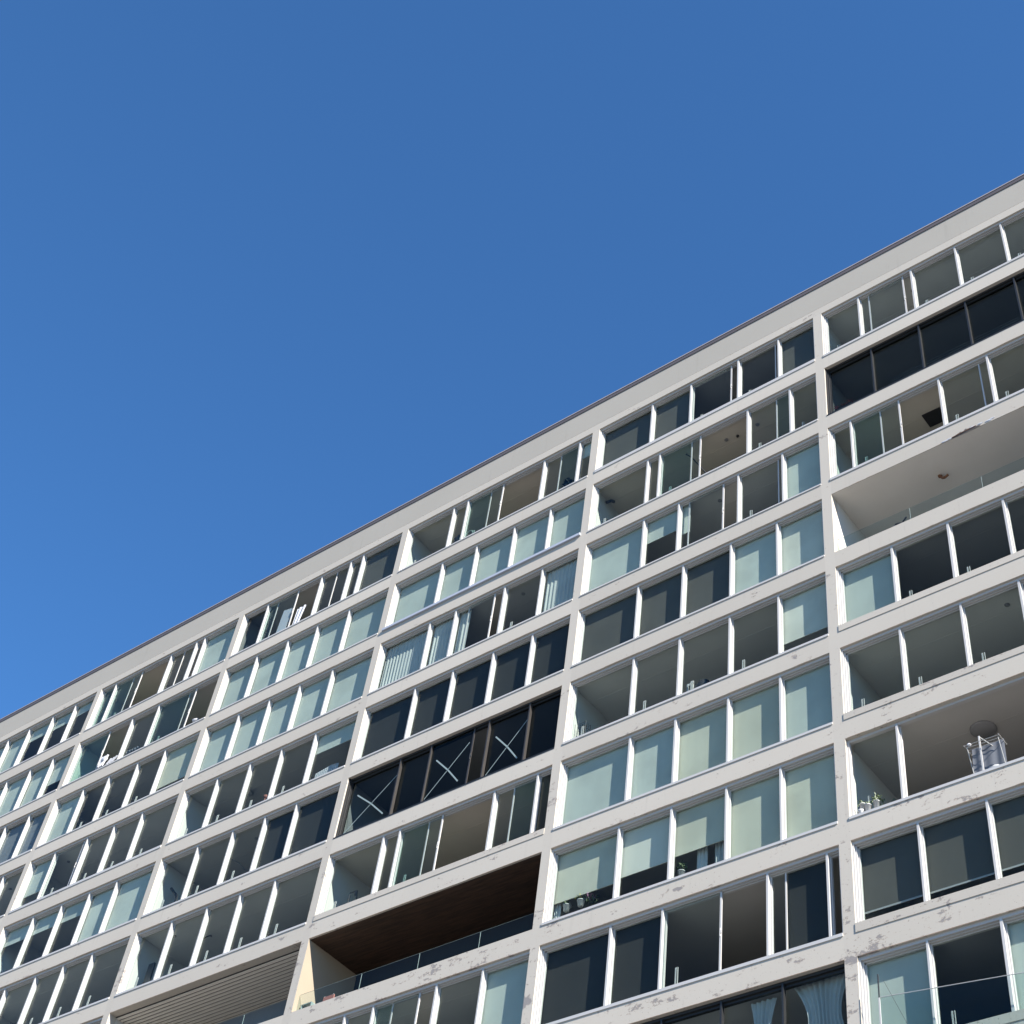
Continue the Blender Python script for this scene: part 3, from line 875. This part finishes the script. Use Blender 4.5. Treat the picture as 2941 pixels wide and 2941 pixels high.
# tied back curtains in the black framed window at the bottom
z8 = zb(8)
def tied(side):
    def f_(t):
        s = 1.0 - .42 * math.sin(math.pi * min(1, (1 - t) / .75)) if t > .25 else .65
        return (s, side * .16 * (1 - t))
    return f_
curtain(14.55, 15.20, .34, z8, zt(8) - .15, 5, "sheer white tied back curtain, left one behind the black framed window at the bottom edge", "tied back curtains", .035, tied(-.6), 14)
curtain(15.62, 16.95, .36, z8, zt(8) - .05, 9, "wide sheer white curtain gathered sideways, right one behind the bottom black framed window", "tied back curtains", .045, tied(.6), 14)

# third bay from the right
z0 = zb(0)
o = MB().blob((2.42, .42, z0 + .82), .16, 3, 0, (.9, .7, 1.3)).blob((2.34, .42, z0 + .58), .15, 5, 0, (1, .7, .9)).box(2.3, 2.5, .4, .46, z0 - .1, z0 + .5).build("black_bag", M['dark'], None, (2.4, .42, z0 - .1), True)
tag(o, "black bag standing in the narrow open gap under the roof", "bag")
hp = MB().path([(2.95 + .16 * math.cos(t), .40, z0 + .74 + .2 * math.sin(t)) for t in [math.pi * i / 8 for i in range(9)]], .022, 8)
hp.tube((2.79, .40, z0 + .74), (2.79, .40, z0 + .3), .02).tube((3.11, .40, z0 + .74), (3.11, .40, z0 + .3), .02)
o = hp.build("chair_back", M['offwhite'], None, (2.95, .4, z0 + .3), True)
tag(o, "pale curved chair back behind the greenish sash under the roof", "chair")
e = empty("potted_plant", (7.28, .45, z0 + .2), "dark spiky plant behind glass under the roof near the short blind", "plant")
pot(MB(), 7.28, .45, z0 + .2, .3, .11).build("pot", M['dark'], e, (7.28, .45, z0 + .2), True)
leaves(MB(), (7.28, .45, z0 + .75), 90, .26, 41, .9, 0, .08).build("foliage", M['dark'], e, (7.28, .45, z0 + .2))
z5 = zb(5)
fr = MB().path([(.84, .5, z5 + .1), (.92, .46, z5 + 1.0), (1.2, .46, z5 + .98), (1.26, .5, z5 + .1)], .018, 8)
fr.box(1.13, 1.21, .44, .48, z5 + .84, z5 + .98)
o = fr.build("walking_frame", M['dark'], None, (1.0, .5, z5 + .1), True)
tag(o, "dark tubular walking frame in the left corner above the brown ceiled balcony", "frame")
e = empty("folding_chair", (1.0, .55, z6 - .2), "brick red chair behind the balustrade of the brown ceiled balcony", "chair")
MB().box(.72, 1.12, .52, .56, z6 + .35, z6 + .58).build("backrest", M['cushion'], e, (1.0, .55, z6 - .2))
MB().box(.72, 1.12, .56, .95, z6 + .10, z6 + .15).build("seat", M['cushion'], e, (1.0, .55, z6 - .2))
for x in (.74, 1.08):
    MB().tube((x, .54, z6 - .3), (x, .54, z6 + .6), .015).build("leg", M['steel'], e, (1.0, .55, z6 - .2))
o = fold_cloth(MB(), 1.0, 1.45, .72, z6 - .1, z6 + .62, 2, .02, .012).build("blanket", M['bluegrey'], None, (1.2, .72, z6 - .1), True)
tag(o, "blue grey blanket hanging behind the red chair", "blanket")
o = MB().box(.22, .62, .22, .40, z6 + .30, z6 + .325).box(.22, .25, .22, .40, z6 - .2, z6 + .30).box(.59, .62, .22, .40, z6 - .2, z6 + .30).build("side_table", M['glass_edge'], None, (.42, .3, z6 - .2))
tag(o, "small pale glass side table at the ochre wall of the balcony", "table")

# second bay from the left: paper and laundry under the roof
def sheet(name, pts, th, mat, label, cat, group=None):
    mb = MB()
    a = [Vector(p) for p in pts]
    b_ = [p + Vector((0, th, 0)) for p in a]
    mb.face(a).face(b_[::-1])
    for i in range(len(a)):
        j = (i + 1) % len(a)
        mb.face([a[j], a[i], b_[i], b_[j]])
    c = a[0]
    o = mb.build(name, M[mat], None, tuple(c))
    return tag(o, label, cat, group)
sheet("white_board", [(-6.22, .16, z0 + .05), (-5.72, .16, z0 + .05), (-5.62, .16, z0 + 1.40), (-6.12, .16, z0 + 1.50)], .02, 'paper', "flat white board leaning behind the sash under the roof", "board")
o = fold_cloth(MB(), -5.36, -4.92, .12, z0 + .10, z0 + 1.10, 2, .03, .01, nz=5, pinch=lambda t: (.7 + .3 * t, .12 * t)).build("laundry_sheet", M['paper'], None, (-5.1, .1, z0 + .1), True)
tag(o, "white laundry sheet hung in the open gap right of a leaning board", "laundry")
z3 = zb(3)
e = empty("folded_airer", (-1.5, .42, z3), "white ribbed panel behind the glass beneath a short blind", "panel")
ap = MB()
for k in range(13):
    x = -2.0 + k * .08
    ap.box(x, x + .045, .40, .425, z3 + .30, z3 + .86 - .012 * abs(k - 8))
ap.box(-2.02, -1.0, .426, .44, z3 + .36, z3 + .42).box(-2.02, -1.0, .426, .44, z3 + .7, z3 + .76)
ap.build("ribbed_panel", M['paper'], e, (-1.5, .42, z3))
o = MB().lathe((-6.39, 1.15, zt(3) - .18), [(0, 0), (.16, .02), (.2, .07), (.14, .12), (.03, .14), (.03, .18)], 18).build("ceiling_lamp", M['ceil_grey'], None, (-6.39, 1.15, zt(3) - .18), True)
tag(o, "rounded grey ceiling lamp on the fourth storey left of a red ornament", "lamp")
o = MB().blob((-4.55, .6, z3 + .98), .07, 5).tube((-4.55, .6, z3), (-4.55, .6, z3 + .95), .012).build("red_ornament", M['cushion'], None, (-4.55, .6, z3), True)
tag(o, "small red ornament on a stick right of the rounded ceiling lamp", "ornament")
o = MB().path([(-8.2, .62, z4 + 1.45), (-7.98, .6, z4 + 1.22), (-7.72, .58, z4 + .98), (-7.55, .58, z4 + .3)], .05, 9).build("bent_lamp", M['dark'], None, (-7.55, .58, z4 + .3), True)
tag(o, "thick dark bent lamp arm in the left corner of the fifth storey", "lamp")
o = MB().path([(-5.9, .8, zt(4) - .32), (-5.6, .8, zt(4) - .52), (-5.2, .8, zt(4) - .78), (-4.8, .8, zt(4) - 1.2)], .012, 6).build("loose_cable", M['dark'], None, (-4.8, .8, zt(4) - 1.2))
tag(o, "thin dark cable sagging under the ceiling of the fifth storey", "cable")
rg = MB().path([(-6.35 + .28 * math.cos(t), 1.2 + .02 * t, zt(5) - .07 - .10 * (1 - math.sin(t))) for t in [math.pi * i / 10 for i in range(11)]], .02, 8)
o = rg.build("arc_lamp", M['dark'], None, (-6.35, 1.2, zt(5) - .2), True)
tag(o, "thin curved lamp under the ceiling of the sixth storey", "lamp")
o = MB().box(-8.12, -7.86, .66, .72, zb(5) + .2, zb(5) + 1.45).box(-8.13, -7.85, .655, .66, zb(5) + .19, zb(5) + 1.46).build("dark_screen", M['dark'], None, (-8.0, .7, zb(5) + .2))
tag(o, "narrow dark panel standing in the left corner of the sixth storey", "panel")

# leftmost bays: clothes and clutter at the open sash
o = fold_cloth(MB(), -14.86, -14.42, .02, z1 + .18, z1 + .66, 3, .05, .02, nz=4, pinch=lambda t: (.75 + .25 * t, .1 * t)).blob((-14.52, .04, z1 + .52), .16, 4, 0, (1, .5, .9)).build("white_laundry", M['paper'], None, (-14.6, .0, z1 + .18), True)
tag(o, "bundled white laundry hung out of the open sash at the far left", "laundry")
o = fold_cloth(MB(), -14.36, -13.86, .02, z1 + .12, z1 + .34, 3, .04, .02, nz=3, pinch=lambda t: (.9 + .1 * t, .22 * t)).build("white_shirt", M['paper'], None, (-14.1, .0, z1 + .12), True)
tag(o, "white shirt draped over the sill right of the bundled laundry", "shirt")
o = MB()
for k in range(7):
    o.blob((-13.55 + k * .10, .32, z1 + .62 + .03 * math.sin(k * 2.2)), .09, 50 + k, 0, (1, .7, .8))
o = o.build("heap_of_clothes", M['towel'], None, (-13.2, .32, z1 + .5), True)
tag(o, "heap of grey clothes behind glass right of the white shirt", "clothes")
o = MB().blob((-9.75, .33, z1 + .62), .12, 5, 0, (1.3, .8, .8)).build("white_bundle", M['paper'], None, (-9.75, .33, z1 + .5), True)
tag(o, "small white bundle on the sill below a tan ceiling at the bay's right end", "bundle")
